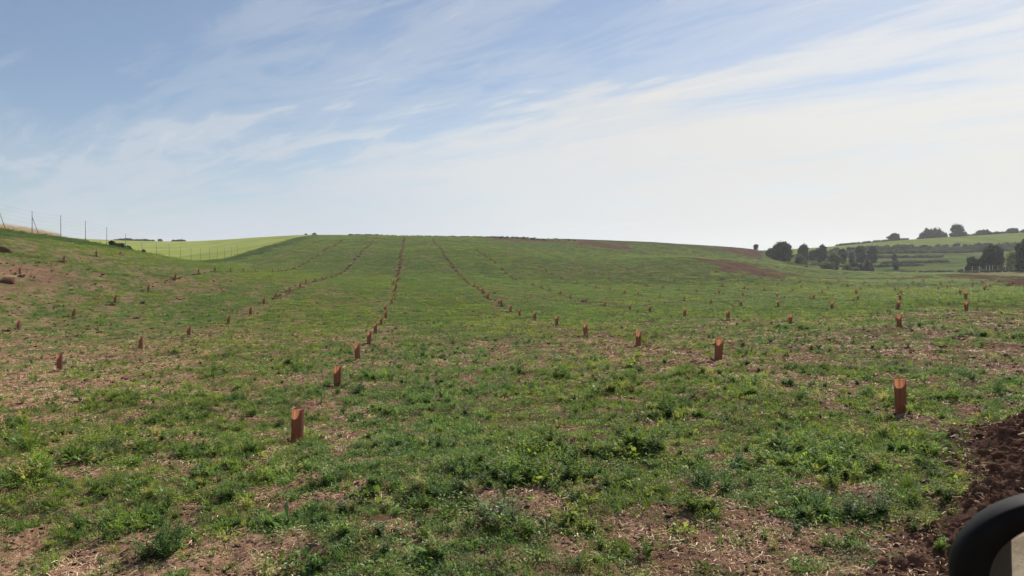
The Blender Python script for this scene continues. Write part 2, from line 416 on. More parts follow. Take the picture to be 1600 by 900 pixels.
M_GROUND = make_ground_mat()
M_LEAF = leaf_mat('weed_leaf')
M_STRAW = leaf_mat('dry_stalk', trans=0.15)
M_CLOD = make_clod_mat('dry_clod'); M_DCLOD = make_clod_mat('damp_clod', True)
M_STEEL = simple_mat('fence_steel', (0.12, 0.125, 0.13), 0.6, 0.3, nscale=3)
M_PALE = simple_mat('pale_post', (0.42, 0.40, 0.36), 0.8, nscale=3)
M_BARK = simple_mat('bark', (0.075, 0.058, 0.042), 0.95, nscale=5)
M_OAK = leaf_mat('oak_leaf', False, (0.030, 0.042, 0.022), 0.20, 0.5, 0.7)
M_BUSH = leaf_mat('bush_leaf', False, (0.085, 0.112, 0.050), 0.42, 0.4, 0.8)
M_PBUSH = leaf_mat('broom_leaf', False, (0.17, 0.20, 0.055), 0.3, 0.35, 0.8)
M_HEDGE = leaf_mat('hedge_leaf', False, (0.035, 0.046, 0.024), 0.2, 0.4, 1.2)

# ------------------------------------------------------------------ ground sheet
def build_ground():
    az_f = np.linspace(R(-42), R(42), 561)
    az_b = np.linspace(R(42), R(318), 93)[1:-1]
    az = np.concatenate([az_f, az_b]); na = len(az)
    rr = np.concatenate([[0.6, 1.2, 1.8, 2.4, 2.9], np.exp(np.linspace(math.log(3.2), math.log(480), 560)), [520, 570, 640, 740, 900, 1150, 1500]])
    nr = len(rr)
    RR, AZ = np.meshgrid(rr, az, indexing='ij')
    X = RR * np.sin(AZ); Y = RR * np.cos(AZ)
    Xc = np.where(RR > 1500, X * 1500 / RR, X); Yc = np.where(RR > 1500, Y * 1500 / RR, Y)
    Z = height(Xc.ravel(), Yc.ravel()).reshape(X.shape)
    L = land(Xc.ravel(), Yc.ravel())
    co = np.stack([X.ravel(), Y.ravel(), Z.ravel()], -1)
    co = np.concatenate([co, [[0, 0, hz(0.01, 0.3)]]])
    i = np.arange(nr - 1)[:, None]; j = np.arange(na)[None, :]; j2 = (j + 1) % na
    quads = np.stack([i * na + j, i * na + j2, (i + 1) * na + j2, (i + 1) * na + j], -1).reshape(-1, 4)[:, ::-1]
    c = nr * na
    tris = np.stack([np.full(na, c), (np.arange(na) + 1) % na, np.arange(na)], -1)
    me = bpy.data.meshes.new('ground')
    me.vertices.add(len(co)); me.vertices.foreach_set('co', co.ravel())
    loops = np.concatenate([quads.ravel(), tris.ravel()])
    starts = np.concatenate([np.arange(len(quads)) * 4, len(quads) * 4 + np.arange(len(tris)) * 3])
    me.loops.add(len(loops)); me.loops.foreach_set('vertex_index', loops)
    me.polygons.add(len(starts)); me.polygons.foreach_set('loop_start', starts)
    me.update(calc_edges=True); me.validate()
    me.polygons.foreach_set('use_smooth', [True] * len(me.polygons))
    for k in ('under', 'track', 'bank', 'plow', 'straw', 'wheat', 'meadow', 'scrub', 'verge'):
        a = me.attributes.new(k, 'FLOAT', 'POINT')
        a.data.foreach_set('value', np.append(L[k], 0.3).astype(np.float32))
    me.materials.append(M_GROUND)
    o = obj('ground', me)
    tag(o, kind='structure')
    return o
build_ground()

# ------------------------------------------------------------------ haze
def build_haze():
    bm = bmesh.new(); bmesh.ops.create_cube(bm, size=1.0)
    m, T = new_mat('haze_air')
    v = T.n('ShaderNodeVolumePrincipled', {'Color': (0.86, 0.90, 0.96, 1), 'Density': HAZE, 'Anisotropy': 0.25})
    o_ = T.n('ShaderNodeOutputMaterial'); T.t.links.new(v.outputs[0], o_.inputs['Volume'])
    o = obj('haze', bm_mesh('haze', bm, [m]))
    o.scale = (3100, 3100, 60.0); o.location = (0, 0, 18.0)
    tag(o, kind='stuff')
HAZE = 0.00022
build_haze()

# ------------------------------------------------------------------ plant and clod forms
class PB:
    """gathers leaf faces"""
    def __init__(self): self.v = []; self.f = []
    def strip(self, pts, widths, side):
        n0 = len(self.v)
        for p, wd in zip(pts, widths):
            p = np.asarray(p, float); s = np.asarray(side, float) * wd * 0.5
            self.v += [p - s, p + s]
        for i in range(len(pts) - 1):
            a = n0 + 2 * i; self.f.append((a, a + 1, a + 3, a + 2))
    def leaf(self, base, dirv, length, width, droop=0.3, roll=0.0):
        d = np.asarray(dirv, float); d = d / np.linalg.norm(d)
        s = np.cross(d, (0, 0, 1)); ns = np.linalg.norm(s)
        s = s / ns if ns > 1e-3 else np.array([1.0, 0, 0])
        up = np.cross(s, d); s = s * math.cos(roll) + up * math.sin(roll)
        b = np.asarray(base, float)
        pts = [b, b + d * length * 0.45 + np.array([0, 0, -droop * length * 0.08]), b + d * length * 0.78 + np.array([0, 0, -droop * length * 0.28]), b + d * length * 0.97 + np.array([0, 0, -droop * length * 0.55])]
        self.strip(pts, [width * 0.25, width, width * 0.8, width * 0.12], s)
    def blade(self, base, az, lean, h, wd, bend):
        d = np.array([math.sin(az), math.cos(az), 0]); s = np.array([math.cos(az), -math.sin(az), 0])
        pts = []
        for t in (0, 0.35, 0.7, 1.0):
            pts.append(np.asarray(base, float) + d * h * (lean * t + bend * t * t) + np.array([0, 0, h * (t - bend * 0.55 * t * t)]))
        self.strip(pts, [wd, wd * 0.9, wd * 0.6, wd * 0.1], s)
    def mesh(self, name, mat): return mesh_np(name, self.v, self.f, [mat])
rd = random.Random(5)
U = rd.uniform
def f_grass(n=26, h=0.13, r=0.05):
    b = PB()
    for _ in range(n):
        a = U(0, 6.283); q = r * math.sqrt(U(0, 1)); b.blade((q * math.cos(a), q * math.sin(a), -0.005), U(0, 6.283), U(0.05, 0.5), h * U(0.5, 1.2), U(0.0035, 0.007), U(0.1, 0.6))
    return b
def f_herb(n=42, r=0.12, h=0.06, ls=0.03):
    b = PB()
    for _ in range(n):
        a = U(0, 6.283); q = r * math.sqrt(U(0, 1)); hh = h * U(0.1, 1) * (1.15 - q / r * 0.6)
        b.leaf((q * math.cos(a), q * math.sin(a), hh), (math.cos(a + U(-1.3, 1.3)), math.sin(a + U(-1.3, 1.3)), U(-0.2, 0.9)), ls * U(0.6, 1.5), ls * U(0.3, 0.6), U(0, 0.6), U(-0.7, 0.7))
    return b
def f_feather(n=11, h=0.155):
    b = PB()
    for _ in range(n):
        az = U(0, 6.283); lean = U(0.15, 0.8); hh = h * U(0.55, 1.15)
        d = np.array([math.sin(az), math.cos(az), 0])
        prevp = None; pts = []
        for k in range(6):
            t = k / 5; pts.append(d * hh * lean * t * (0.6 + 0.4 * t) + np.array([0, 0, hh * (t - 0.25 * lean * t * t)]))
        b.strip(pts, [0.004] * 6, (math.cos(az), -math.sin(az), 0))
        for k in range(1, 11):
            t = k / 10; p = d * hh * lean * t * (0.6 + 0.4 * t) + np.array([0, 0, hh * (t - 0.25 * lean * t * t)])
            for s in (-1, 1):
                la = az + s * U(0.6, 1.5)
                b.leaf(p, (math.sin(la), math.cos(la), U(-0.1, 0.8)), U(0.022, 0.048) * (1.2 - 0.5 * t), U(0.005, 0.012), 0.3, U(-0.6, 0.6))
    return b
def f_broad(n=13, L=0.075, wd=0.032):
    b = PB()
    for k in range(n):
        a = U(0, 6.283); el = U(0.1, 1.2)
        q = U(0, 0.03)
        d = (math.cos(a) * math.cos(el), math.sin(a) * math.cos(el), math.sin(el))
        st = U(0.02, 0.06)
        base = (q * math.cos(a), q * math.sin(a), 0)
        tip = np.array(base) + np.array(d) * st
        b.strip([base, tip], [0.005, 0.005], (-math.sin(a), math.cos(a), 0))
        b.leaf(tip, d, L * U(0.55, 1.1), wd * U(0.7, 1.3), U(0.4, 1.1), U(-0.5, 0.5))
    return b
def f_mat(n=60, r=0.3, h=0.07, ls=0.05):
    b = PB()
    for _ in range(n):
        a = U(0, 6.283); q = r * math.sqrt(U(0, 1))
        if U(0, 1) < 0.45: b.blade((q * math.cos(a), q * math.sin(a), -0.01), U(0, 6.283), U(0.1, 0.7), h * U(0.7, 1.7), U(0.008, 0.016), U(0.1, 0.5))
        else: b.leaf((q * math.cos(a), q * math.sin(a), h * U(0, 0.8)), (U(-1, 1), U(-1, 1), U(0, 0.9)), ls * U(0.6, 1.4), ls * U(0.3, 0.6), 0.4, U(-0.7, 0.7))
    return b
def f_straw(n=6):
    b = PB()
    for _ in range(n):
        a = U(0, 6.283); c = np.array([U(-0.12, 0.12), U(-0.12, 0.12), U(0.004, 0.02)])
        L = U(0.008, 0.03); d = np.array([math.cos(a), math.sin(a), U(-0.1, 0.3)]) * L
        b.strip([c - d, c + d * 0.1 + np.array([0, 0, 0.003]), c + d], [U(0.002, 0.006)] * 3, (-math.sin(a), math.cos(a), U(-0.5, 0.5)))
    return b
def f_clod(sub=2, seed=0, rough=0.35, flat=0.75):
    bm = bmesh.new(); bmesh.ops.create_icosphere(bm, subdivisions=sub, radius=1.0)
    rr_ = random.Random(seed); off = [rr_.uniform(-50, 50) for _ in range(3)]
    from mathutils import noise as mn
    pl = [(Vector((rr_.gauss(0, 1), rr_.gauss(0, 1), rr_.gauss(0, 1))).normalized(), rr_.uniform(0.55, 0.9)) for _ in range(7)]
    for v in bm.verts:
        p = v.co.copy()
        s = 1 + rough * mn.noise(p * 1.3 + Vector(off)) + rough * 0.5 * mn.noise(p * 3.1 + Vector(off)) + rough * 0.3 * mn.noise(p * 7 + Vector(off))
        q = p * s
        for nrm, dd in pl:
            e = q.dot(nrm) - dd
            if e > 0: q -= nrm * e * 0.85
        v.co = Vector((q.x, q.y * 0.85, q.z * flat))
    return bm
def proto_coll(name, meshes):
    c = bpy.data.collections.new(name)
    for i, me in enumerate(meshes):
        c.objects.link(bpy.data.objects.new('%s_%02d' % (name, i), me))
    return c
def scatter(name, coll, pos, rot, scl, idx, tint=None):
    """one object whose points carry the plants"""
    me = bpy.data.meshes.new(name)
    n = len(pos)
    me.vertices.add(n); me.vertices.foreach_set('co', np.asarray(pos, np.float32).ravel())
    a = me.attributes.new('rot', 'FLOAT_VECTOR', 'POINT'); a.data.foreach_set('vector', np.asarray(rot, np.float32).ravel())
    a = me.attributes.new('scl', 'FLOAT_VECTOR', 'POINT'); a.data.foreach_set('vector', np.asarray(scl, np.float32).ravel())
    a = me.attributes.new('idx', 'INT', 'POINT'); a.data.foreach_set('value', np.asarray(idx, np.int32))
    if tint is not None:
        a = me.attributes.new('tint', 'FLOAT_COLOR', 'POINT'); a.data.foreach_set('color', np.c_[np.clip(tint, 0.002, 1), np.ones(n)].astype(np.float32).ravel())
    o = obj(name, me)
    g = bpy.data.node_groups.new(name, 'GeometryNodeTree')
    g.interface.new_socket('Geometry', in_out='INPUT', socket_type='NodeSocketGeometry')
    g.interface.new_socket('Geometry', in_out='OUTPUT', socket_type='NodeSocketGeometry')
    G = NT(g)
    gi = G.n('NodeGroupInput'); go = G.n('NodeGroupOutput')
    ci = G.n('GeometryNodeCollectionInfo'); ci.inputs['Collection'].default_value = coll
    ci.inputs['Separate Children'].default_value = True; ci.inputs['Reset Children'].default_value = True
    na = lambda nm, t: [s for s in G.n('GeometryNodeInputNamedAttribute', {'Name': nm}, data_type=t).outputs if s.enabled][0]
    er = G.n('FunctionNodeEulerToRotation', {0: na('rot', 'FLOAT_VECTOR')})
    ip = G.n('GeometryNodeInstanceOnPoints', {'Points': gi.outputs[0], 'Instance': ci.outputs[0], 'Pick Instance': True,
             'Instance Index': na('idx', 'INT'), 'Rotation': er.outputs[0], 'Scale': na('scl', 'FLOAT_VECTOR')})
    g.links.new(ip.outputs[0], go.inputs[0])
    md = o.modifiers.new('scatter', 'NODES'); md.node_group = g
    tag(o, kind='stuff')
    return o
def sample(n, d0, d1, half=40.0):
    r = np.sqrt(RNG.uniform(d0 * d0, d1 * d1, n)); a = RNG.uniform(R(-half), R(half), n)
    return r * np.sin(a), r * np.cos(a)
def area(d0, d1, half=40.0): return R(2 * half) * 0.5 * (d1 * d1 - d0 * d0)

# tubes: where each stands, worked out first so that plants keep off their mouths
MEAS = {-2: [44, 49.4, 54.5], -1: [30, 34.9, 39.8, 44.9, 50, 55, 60, 64.7, 70, 75], 0: [18.1, 23.6, 28.8, 34.6, 39.7, 44.6, 48.4, 52.5, 56.7, 62],
        1: [8.66, 13.5, 18.8, 24.4, 29.5, 34.2], 2: [8.97, 14.3, 19.3, 25, 30, 35.1, 39.6, 44.4], 3: [20, 25.7, 30.7, 35.6, 41, 45, 50],
        4: [27.2, 31, 36, 41, 45.6, 50.5], 5: [36.9, 42, 46, 51], 6: [47, 52.6]}
MAXD = {-2: 62, -1: 178, 0: 190, 1: 205, 2: 195, 3: 150, 4: 140, 5: 132, 6: 128, 7: 124, 8: 122, 9: 120, 10: 118, 11: 116, 12: 114}
TUBES = []
trnd = random.Random(3)
for k in range(-2, 13):
    r0 = ROW0 + ROWS * (k - 1)
    ds = list(MEAS.get(k, []))
    d = ds[-1] + 5.07 if ds else 1200 * r0 / 985.0 + trnd.uniform(0, 5)
    while d < MAXD[k]:
        if trnd.random() > 0.04: ds.append(d + trnd.uniform(-0.25, 0.25))
        d += 5.07
    for j, d in enumerate(ds):
        x = r0 + VPX * d + (trnd.uniform(-0.08, 0.08) if d < 40 else trnd.uniform(-0.2, 0.2))
        TUBES.append((k, j, x, d))
# exact places of the nearest, from the survey
FIX = {(1, 0): 464, (1, 1): 527, (1, 2): 559, (2, 0): 1408, (2, 1): 1122, (2, 2): 997, (2, 3): 915, (2, 4): 870, (2, 5): 836, (3, 0): 1405, (3, 1): 1235, (3, 2): 1138, (3, 3): 1070,
       (0, 0): 93, (0, 1): 220, (0, 2): 295, (0, 3): 357, (4, 0): 1510, (4, 1): 1403, (4, 2): 1300, (4, 3): 1216, (-1, 0): 29, (-1, 1): 115, (-1, 2): 180, (-1, 3): 232, (-1, 4): 274}
TUBES = [(k, j, (FIX[(k, j)] - CX) / F * d if (k, j) in FIX else x, d) for k, j, x, d in TUBES]

# ------------------------------------------------------------------ grass and weeds (one mass nobody could count)
def tints(n, far, L=None, seed=0):
    base = np.array([[0.060, 0.100, 0.026], [0.088, 0.128, 0.030], [0.045, 0.078, 0.028], [0.125, 0.150, 0.040], [0.068, 0.092, 0.042], [0.165, 0.150, 0.065]])
    pr = np.array([0.30, 0.24, 0.20, 0.10, 0.11, 0.05]); pr = pr / pr.sum()
    t = base[RNG.choice(len(base), n, p=pr)] * np.array([1.43, 1.55, 1.42])
    if far >= 45: t = 0.5 * t + 0.5 * t.mean(axis=0)
    t = t * (RNG.uniform(0.75, 1.3, (n, 1)) if far < 45 else RNG.uniform(0.88, 1.12, (n, 1)))
    return t
def build_weeds():
    near = [f_grass().mesh('g', M_LEAF) for _ in range(3)] + [f_grass(18, 0.16, 0.035).mesh('g', M_LEAF)]        # 0-3
    near += [f_herb().mesh('h', M_LEAF) for _ in range(3)] + [f_herb(30, 0.16, 0.05, 0.042).mesh('h', M_LEAF)]   # 4-7
    near += [f_feather().mesh('f', M_LEAF) for _ in range(2)] + [f_feather(14, 0.12).mesh('f', M_LEAF)]           # 8-10
    near += [f_broad().mesh('b', M_LEAF) for _ in range(2)] + [f_broad(11, 0.095, 0.034).mesh('b', M_LEAF)]          # 11-13
    near += [f_mat().mesh('m', M_LEAF) for _ in range(3)] + [f_mat(80, 0.45, 0.09, 0.08).mesh('m', M_LEAF) for _ in range(2)]  # 14-18
    coll = proto_coll('weed_form', near)
    P, ROT, S, I, T = [], [], [], [], []
    bands = [(3.3, 8, 215, 0), (3.3, 8, 640, 1), (8, 14, 120, 0), (8, 14, 340, 1), (14, 25, 36, 0), (14, 25, 100, 1), (25, 45, 16, 0), (25, 50, 22, 1), (45, 90, 5.5, 0), (90, 235, 1.0, 0)]
    for d0, d1, dens, low in bands:
        n = int(area(d0, d1) * dens)
        x, y = sample(n, d0, d1)
        L = land(x, y)
        clump = fbm(x * 2.3, y * 2.3, 3, 91)
        tall = fbm(x * 1.1, y * 1.1, 2, 95)
        ok = (L['d'] < 260) & (L['wheat'] + L['straw'] + L['meadow'] + L['scrub'] < 0.5)
        pr = L['green'] * np.clip(0.35 + (clump - 0.42) * 3.0, 0.08, 1.0) + 0.05 * (1 - L['plow'])
        if low: pr = (L['green'] * np.clip(0.25 + 1.3 * (fbm(x * 3.1, y * 3.1, 2, 93) - 0.25), 0.1, 1) + 0.10) * (1 - L['plow'])
        if d0 >= 25: pr = (0.22 + 0.78 * L['green']) * (0.5 + clump * 0.6) * (1 - L['plow'])
        if d0 >= 90: pr = L['green'] * 0.8
        keep = ok & (RNG.uniform(0, 1, n) < pr)
        x, y = x[keep], y[keep]; n = len(x)
        L = {k: v[keep] for k, v in L.items()}; clump = clump[keep]; tall = tall[keep]
        z = height(x, y)
        kind = RNG.uniform(0, 1, n) + (fbm(x * 0.9, y * 0.9, 2, 97) - 0.5) * 0.9
        if d0 < 25:
            idx = np.where(kind < 0.16, RNG.integers(0, 4, n), np.where(kind < 0.58, RNG.integers(4, 8, n), np.where(kind < 0.88, RNG.integers(8, 11, n), RNG.integers(11, 14, n))))
            sc = RNG.uniform(0.55, 1.05, n) * (0.6 + 0.75 * np.clip((clump - 0.35) * 2.2, 0, 1)) * (0.75 + 0.5 * np.clip((tall - 0.45) * 2.5, 0, 1))
            if d0 >= 14: sc = sc * 1.15
            if low:                                              # the short carpet between the clumps
                idx = np.where(kind < 0.22, RNG.integers(0, 3, n), RNG.integers(4, 8, n))
                sc = RNG.uniform(0.28, 0.62, n) * (1.0 if d0 < 8 else 1.15 if d0 < 14 else 1.4)
        elif low:
            idx = RNG.integers(14, 17, n); sc = RNG.uniform(0.25, 0.6, n)
        elif d0 < 45:
            idx = np.where(kind < 0.2, RNG.integers(0, 4, n), np.where(kind < 0.4, RNG.integers(8, 11, n), RNG.integers(14, 17, n)))
            sc = RNG.uniform(0.6, 1.2, n) * (0.6 + 0.5 * clump)
        else:
            idx = RNG.integers(14, 19, n)
            sc = RNG.uniform(0.8, 1.5, n) * (1.0 if d0 < 90 else 1.7)
        t = tints(n, d0)
        # the same species grow together, so whole patches are yellower or bluer
        pt = fbm(x * 0.55, y * 0.55, 3, 99)[:, None]; pl_ = fbm(L['r'] * 0.30, y * 0.045, 3, 98)[:, None]
        t = t * (0.75 + 0.5 * pt) * np.where(pl_ > 0.5, np.array([[1.1, 1.04, 0.9]]), np.array([[0.95, 0.98, 1.0]]))
        if d0 >= 25:
            t = t * np.array([[1.05, 1.0, 0.95]])
        t = np.where(L['verge'][:, None] > 0.5, t * np.array([[0.58, 0.64, 0.72]]), t)
        tilt = RNG.normal(0, 0.10, (n, 2))
        P.append(np.c_[x, y, z]); ROT.append(np.c_[tilt, RNG.uniform(0, 6.283, n)])
        sz = sc * RNG.uniform(0.8, 1.25, n)
        if d0 >= 45: sz = sc * (0.62 if d0 < 90 else 0.45)
        S.append(np.c_[sc, sc, sz]); I.append(idx); T.append(t)
    P = np.concatenate(P)
    print('weeds', len(P))
    scatter('grass', coll, P, np.concatenate(ROT), np.concatenate(S), np.concatenate(I), np.concatenate(T))
build_weeds()

def build_litter():
    coll = proto_coll('straw_form', [f_straw().mesh('s', M_STRAW) for _ in range(5)])
    P = []; SS = []
    for d0, d1, dens, s0 in [(3.3, 8, 330, 0.8), (8, 16, 170, 1.1), (16, 34, 50, 1.7)]:
        n = int(area(d0, d1) * dens); x, y = sample(n, d0, d1); L = land(x, y)
        k = RNG.uniform(0, 1, n) < (1 - L['green']) * (1 - L['plow'] * 0.9) * 0.8 + 0.08
        x, y = x[k], y[k]; P.append(np.c_[x, y, height(x, y)]); SS.append(RNG.uniform(0.6, 1.3, len(x)) * s0)
    P = np.concatenate(P); s = np.concatenate(SS); n = len(P)
    base = np.array([[0.44, 0.31, 0.20], [0.34, 0.22, 0.14], [0.58, 0.46, 0.32], [0.28, 0.16, 0.10]])
    t = base[RNG.integers(0, 4, n)] * RNG.uniform(0.7, 1.2, (n, 1))
    scatter('straw_litter', coll, P, np.c_[np.zeros((n, 2)), RNG.uniform(0, 6.28, n)], np.c_[s, s, s], RNG.integers(0, 5, n), t)
build_litter()

def build_stones():
    meshes = [bm_mesh('c', f_clod(2 if i < 4 else 1, i), [M_CLOD]) for i in range(7)]
    coll = proto_coll('stone_form', meshes)
    P = []; SS = []
    for d0, d1, dens, s0 in [(3.3, 8, 420, 0.010), (8, 16, 170, 0.015), (16, 34, 50, 0.024), (34, 60, 8, 0.04)]:
        n = int(area(d0, d1) * dens); x, y = sample(n, d0, d1); L = land(x, y)
        k = RNG.uniform(0, 1, n) < (1 - L['green']) * (1 - L['plow']) * 0.9 + 0.02
        x, y = x[k], y[k]; s = s0 * np.exp(RNG.normal(0, 0.5, len(x))); s = np.minimum(s, s0 * 4)
        P.append(np.c_[x, y, height(x, y) + s * 0.15]); SS.append(s)
    P = np.concatenate(P); s = np.concatenate(SS); n = len(P)
    print('stones', n)
    # freshly turned earth round the foot of each planted guard
    q = np.random.default_rng(4); Q = []; QS = []
    for k_, j_, x_, d_ in TUBES:
        if d_ > 205: continue
        m_ = int(q.integers(5, 16)); off = q.normal(0, 0.24, (m_, 2)) + np.array([-0.10, -0.08]); ss = q.uniform(0.03, 0.10, m_) * (0.55 if d_ < 15 else 0.85)
        if d_ > 45 and k_ > 3: m_ = 6; off = q.normal(0, 0.2, (m_, 2)); ss = q.uniform(0.06, 0.15, m_)
        if d_ > 45 and -1 <= k_ <= 3:
            m_ = 18; t_ = q.normal(0, 0.9, m_); off = np.c_[q.normal(0, 0.08, m_) + VPX * t_, t_]; ss = q.uniform(0.05, 0.15, m_) * min(1.25, 0.5 + d_ / 160)
        Q.append(np.c_[x_ + off[:, 0], d_ + off[:, 1]]); QS.append(ss)
    Q = np.concatenate(Q); QS = np.concatenate(QS)
    M_FURROW = simple_mat('furrow_earth', (0.085, 0.054, 0.040), 1.0, 0, 0.0, nscale=20, nvar=0.4)
    coll = proto_coll('heap_form', [bm_mesh('k', f_clod(2, 40 + i), [M_FURROW]) for i in range(5)])
    scatter('turned_earth', coll, np.c_[Q, height(Q[:, 0], Q[:, 1]) + QS * 0.1], q.uniform(0, 6.28, (len(Q), 3)) * np.array([[0.1, 0.1, 1]]), np.c_[QS * 1.3, QS, QS * 0.8], q.integers(0, 5, len(Q)))
    scatter('stony_crumb', coll, P, RNG.uniform(0, 6.28, (n, 3)) * np.array([[0.08, 0.08, 1]]), np.c_[s * 1.25, s, s * 0.42], RNG.integers(0, 7, n))
    # crumbs and small clods on the dug bank
    meshes = [bm_mesh('k', f_clod(2, 20 + i), [M_DCLOD]) for i in range(6)]
    coll = proto_coll('bank_form', meshes)
    n = 20000; x = RNG.uniform(1.8, 7.5, n); y = RNG.uniform(3.4, 9.5, n); L = land(x, y); m, e = mound(x, y)
    k = RNG.uniform(0, 1, n) < L['plow']
    x, y, m = x[k], y[k], m[k]; n = len(x); s = 0.013 * np.exp(RNG.normal(0, 0.65, n)) * (0.8 + 0.9 * m); s = np.minimum(s, 0.07)
    scatter('bank_crumb', coll, np.c_[x, y, height(x, y) + s * 0.25], RNG.uniform(0, 6.28, (n, 3)) * np.array([[0.15, 0.15, 1]]), np.c_[s, s, s], RNG.integers(0, 6, n))
    # clods on the red strip by the valley and scattered lumps over the field
    n = 7000; x, y = sample(n, 25, 150, 36); L = land(x, y)
    k = RNG.uniform(0, 1, n) < L['plow'] * 0.9 + 0.012 * (L['green'] < 0.9)
    x, y = x[k], y[k]; n = len(x); s = 0.055 * np.exp(RNG.normal(0, 0.5, n))
    scatter('field_lump', coll, np.c_[x, y, height(x, y)], RNG.uniform(0, 6.28, (n, 3)) * np.array([[0.15, 0.15, 1]]), np.c_[s, s, s], RNG.integers(0, 6, n))
build_stones()

# ------------------------------------------------------------------ tree guards
def make_tube_mat():
    m, T = new_mat('guard_plastic')
    pos = T.n('ShaderNodeTexCoord').outputs['Object']
    n = T.noise(T.mapping(pos, (55, 55, 1.5)), 1.0, 4, 0.6)
    c1 = T.ramp(n, [(0.3, (0.052, 0.026, 0.018)), (0.7, (0.125, 0.062, 0.038))])
    c2 = T.ramp(n, [(0.3, (0.32, 0.120, 0.058)), (0.7, (0.74, 0.345, 0.190))])
    d = T.n('ShaderNodeBsdfDiffuse', {'Color': c1}); t = T.n('ShaderNodeBsdfTranslucent', {'Color': c2})
    g = T.n('ShaderNodeBsdfGlossy', {'Color': (1, 1, 1, 1), 'Roughness': 0.45})
    a = T.n('ShaderNodeMixShader', {0: 0.31, 1: d.outputs[0], 2: t.outputs[0]})
    b = T.n('ShaderNodeMixShader', {0: 0.04, 1: a.outputs[0], 2: g.outputs[0]})
    out(T, b.outputs[0])
    return m
M_TUBE = make_tube_mat()
def tube_shape(seed, h=0.40, seg=28):
    """thin plastic sleeve: pressed into a soft four-cornered round with two folds, open at the top"""
    q = random.Random(seed); bm = bmesh.new(); rings = []
    ph = q.uniform(0, 6.28); fold = q.uniform(0.02, 0.07); skew = q.uniform(-0.01, 0.01)
    zs = [-0.05, 0.0, 0.06, 0.16, 0.26, 0.34, h - 0.008]
    for z in zs:
        ring = []
        for k in range(seg):
            a = 2 * math.pi * k / seg
            rad = 0.064 * (1 + fold * math.cos(4 * (a - ph)) + 0.02 * math.sin(2 * a + ph + z * 4))
            rad *= 1 + 0.03 * (z / h) + (0.012 if k in (3, 17) else 0)
            ring.append(bm.verts.new((rad * math.cos(a) + skew * z, rad * math.sin(a), z)))
        rings.append(ring)
    for r0, r1 in zip(rings, rings[1:]):
        for k in range(seg): bm.faces.new((r0[k], r0[(k + 1) % seg], r1[(k + 1) % seg], r1[k]))
    top = [v.co.copy() for v in rings[-1]]
    me = bm_mesh('sleeve', bm, [M_TUBE], True)
    bm = bmesh.new(); r3 = []
    for dz_, k_ in ((-0.010, 1.006), (0.000, 1.05), (0.007, 1.085), (0.005, 1.10)):
        r3.append([bm.verts.new((p.x * k_, p.y * k_, p.z + dz_ + 0.004)) for p in top])
    for r0, r1 in zip(r3, r3[1:]):
        for k in range(seg): bm.faces.new((r0[k], r0[(k + 1) % seg], r1[(k + 1) % seg], r1[k]))
    rim = bm_mesh('rim', bm, [M_TUBE], True)
    return me, rim
def tube_small(seed, h=0.40, seg=12):
    me, rim = tube_shape(seed, h, seg)
    bpy.data.meshes.remove(rim)
    return me
ROWNAME = {-2: 'short far-left row under the fence bank', -1: 'left row climbing beside the fence verge', 0: 'row just left of the central row',
           1: 'straight central row', 2: 'row just right of the central row', 3: 'second row right of the central row',
           4: 'third row right of the central row', 5: 'fourth row right of the central row', 6: 'fifth row right of the central row',
           7: 'sixth row right of the central row', 8: 'seventh row right of the central row'}
ORD = ['first', 'second', 'third', 'fourth', 'fifth', 'sixth', 'seventh', 'eighth', 'ninth', 'tenth']
def build_tubes():
    big = [tube_shape(s) for s in range(6)]
    small = [tube_small(s) for s in range(10, 16)]
    order = sorted(TUBES, key=lambda t: t[3])
    keep = order[:300]; rest = order[300:]
    q = random.Random(9)
    for k, j, x, d in keep:
        z = hz(x, d)
        rn = ROWNAME.get(k, 'far rows at the valley edge on the right')
        if j < len(ORD) and k in ROWNAME and d < 110:
            lab = 'brown tree guard, %s from the near end, %s' % (ORD[j], rn)
        elif k in ROWNAME:
            lab = 'small distant tree guard, beyond the tenth in %s' % rn
        else:
            lab = 'tiny distant tree guard in ' + rn
        tx, ty = q.gauss(0, 0.035), q.gauss(0, 0.035); sc = q.uniform(0.9, 1.06) if d > 12 else 1.0
        if (k, j) == (2, 0): tx, ty = -0.02, -0.035
        if (k, j) == (1, 0): tx, ty = 0.0, 0.03; sc = 0.98
        if d < 58:
            o = empty('tree_guard', (x, d, z), lab, 'tree guard', 'tree guards planted in rows')
            a, b = big[q.randrange(6)]
            obj('sleeve', a, o); obj('rim', b, o)
        else:
            o = obj('tree_guard', small[q.randrange(6)])
            o.location = (x, d, z); tag(o, lab, 'tree guard', 'tree guards planted in rows')
        o.rotation_euler = (tx, ty, q.uniform(-0.6, 0.6)); o.scale = (sc, sc, sc)
    if rest:
        v = []; f = []; me0 = small[0]
        vs = [p.co.copy() for p in me0.vertices]; fs = [tuple(p.vertices) for p in me0.polygons]
        for k, j, x, d in rest:
            z = hz(x, d); n0 = len(v)
            v += [(p.x + x, p.y + d, p.z + z) for p in vs]; f += [tuple(i + n0 for i in a) for a in fs]
        tag(obj('far_tree_guards', mesh_np('far_tree_guards', v, f, [M_TUBE], True)), kind='stuff')
    print('tubes', len(order))
build_tubes()

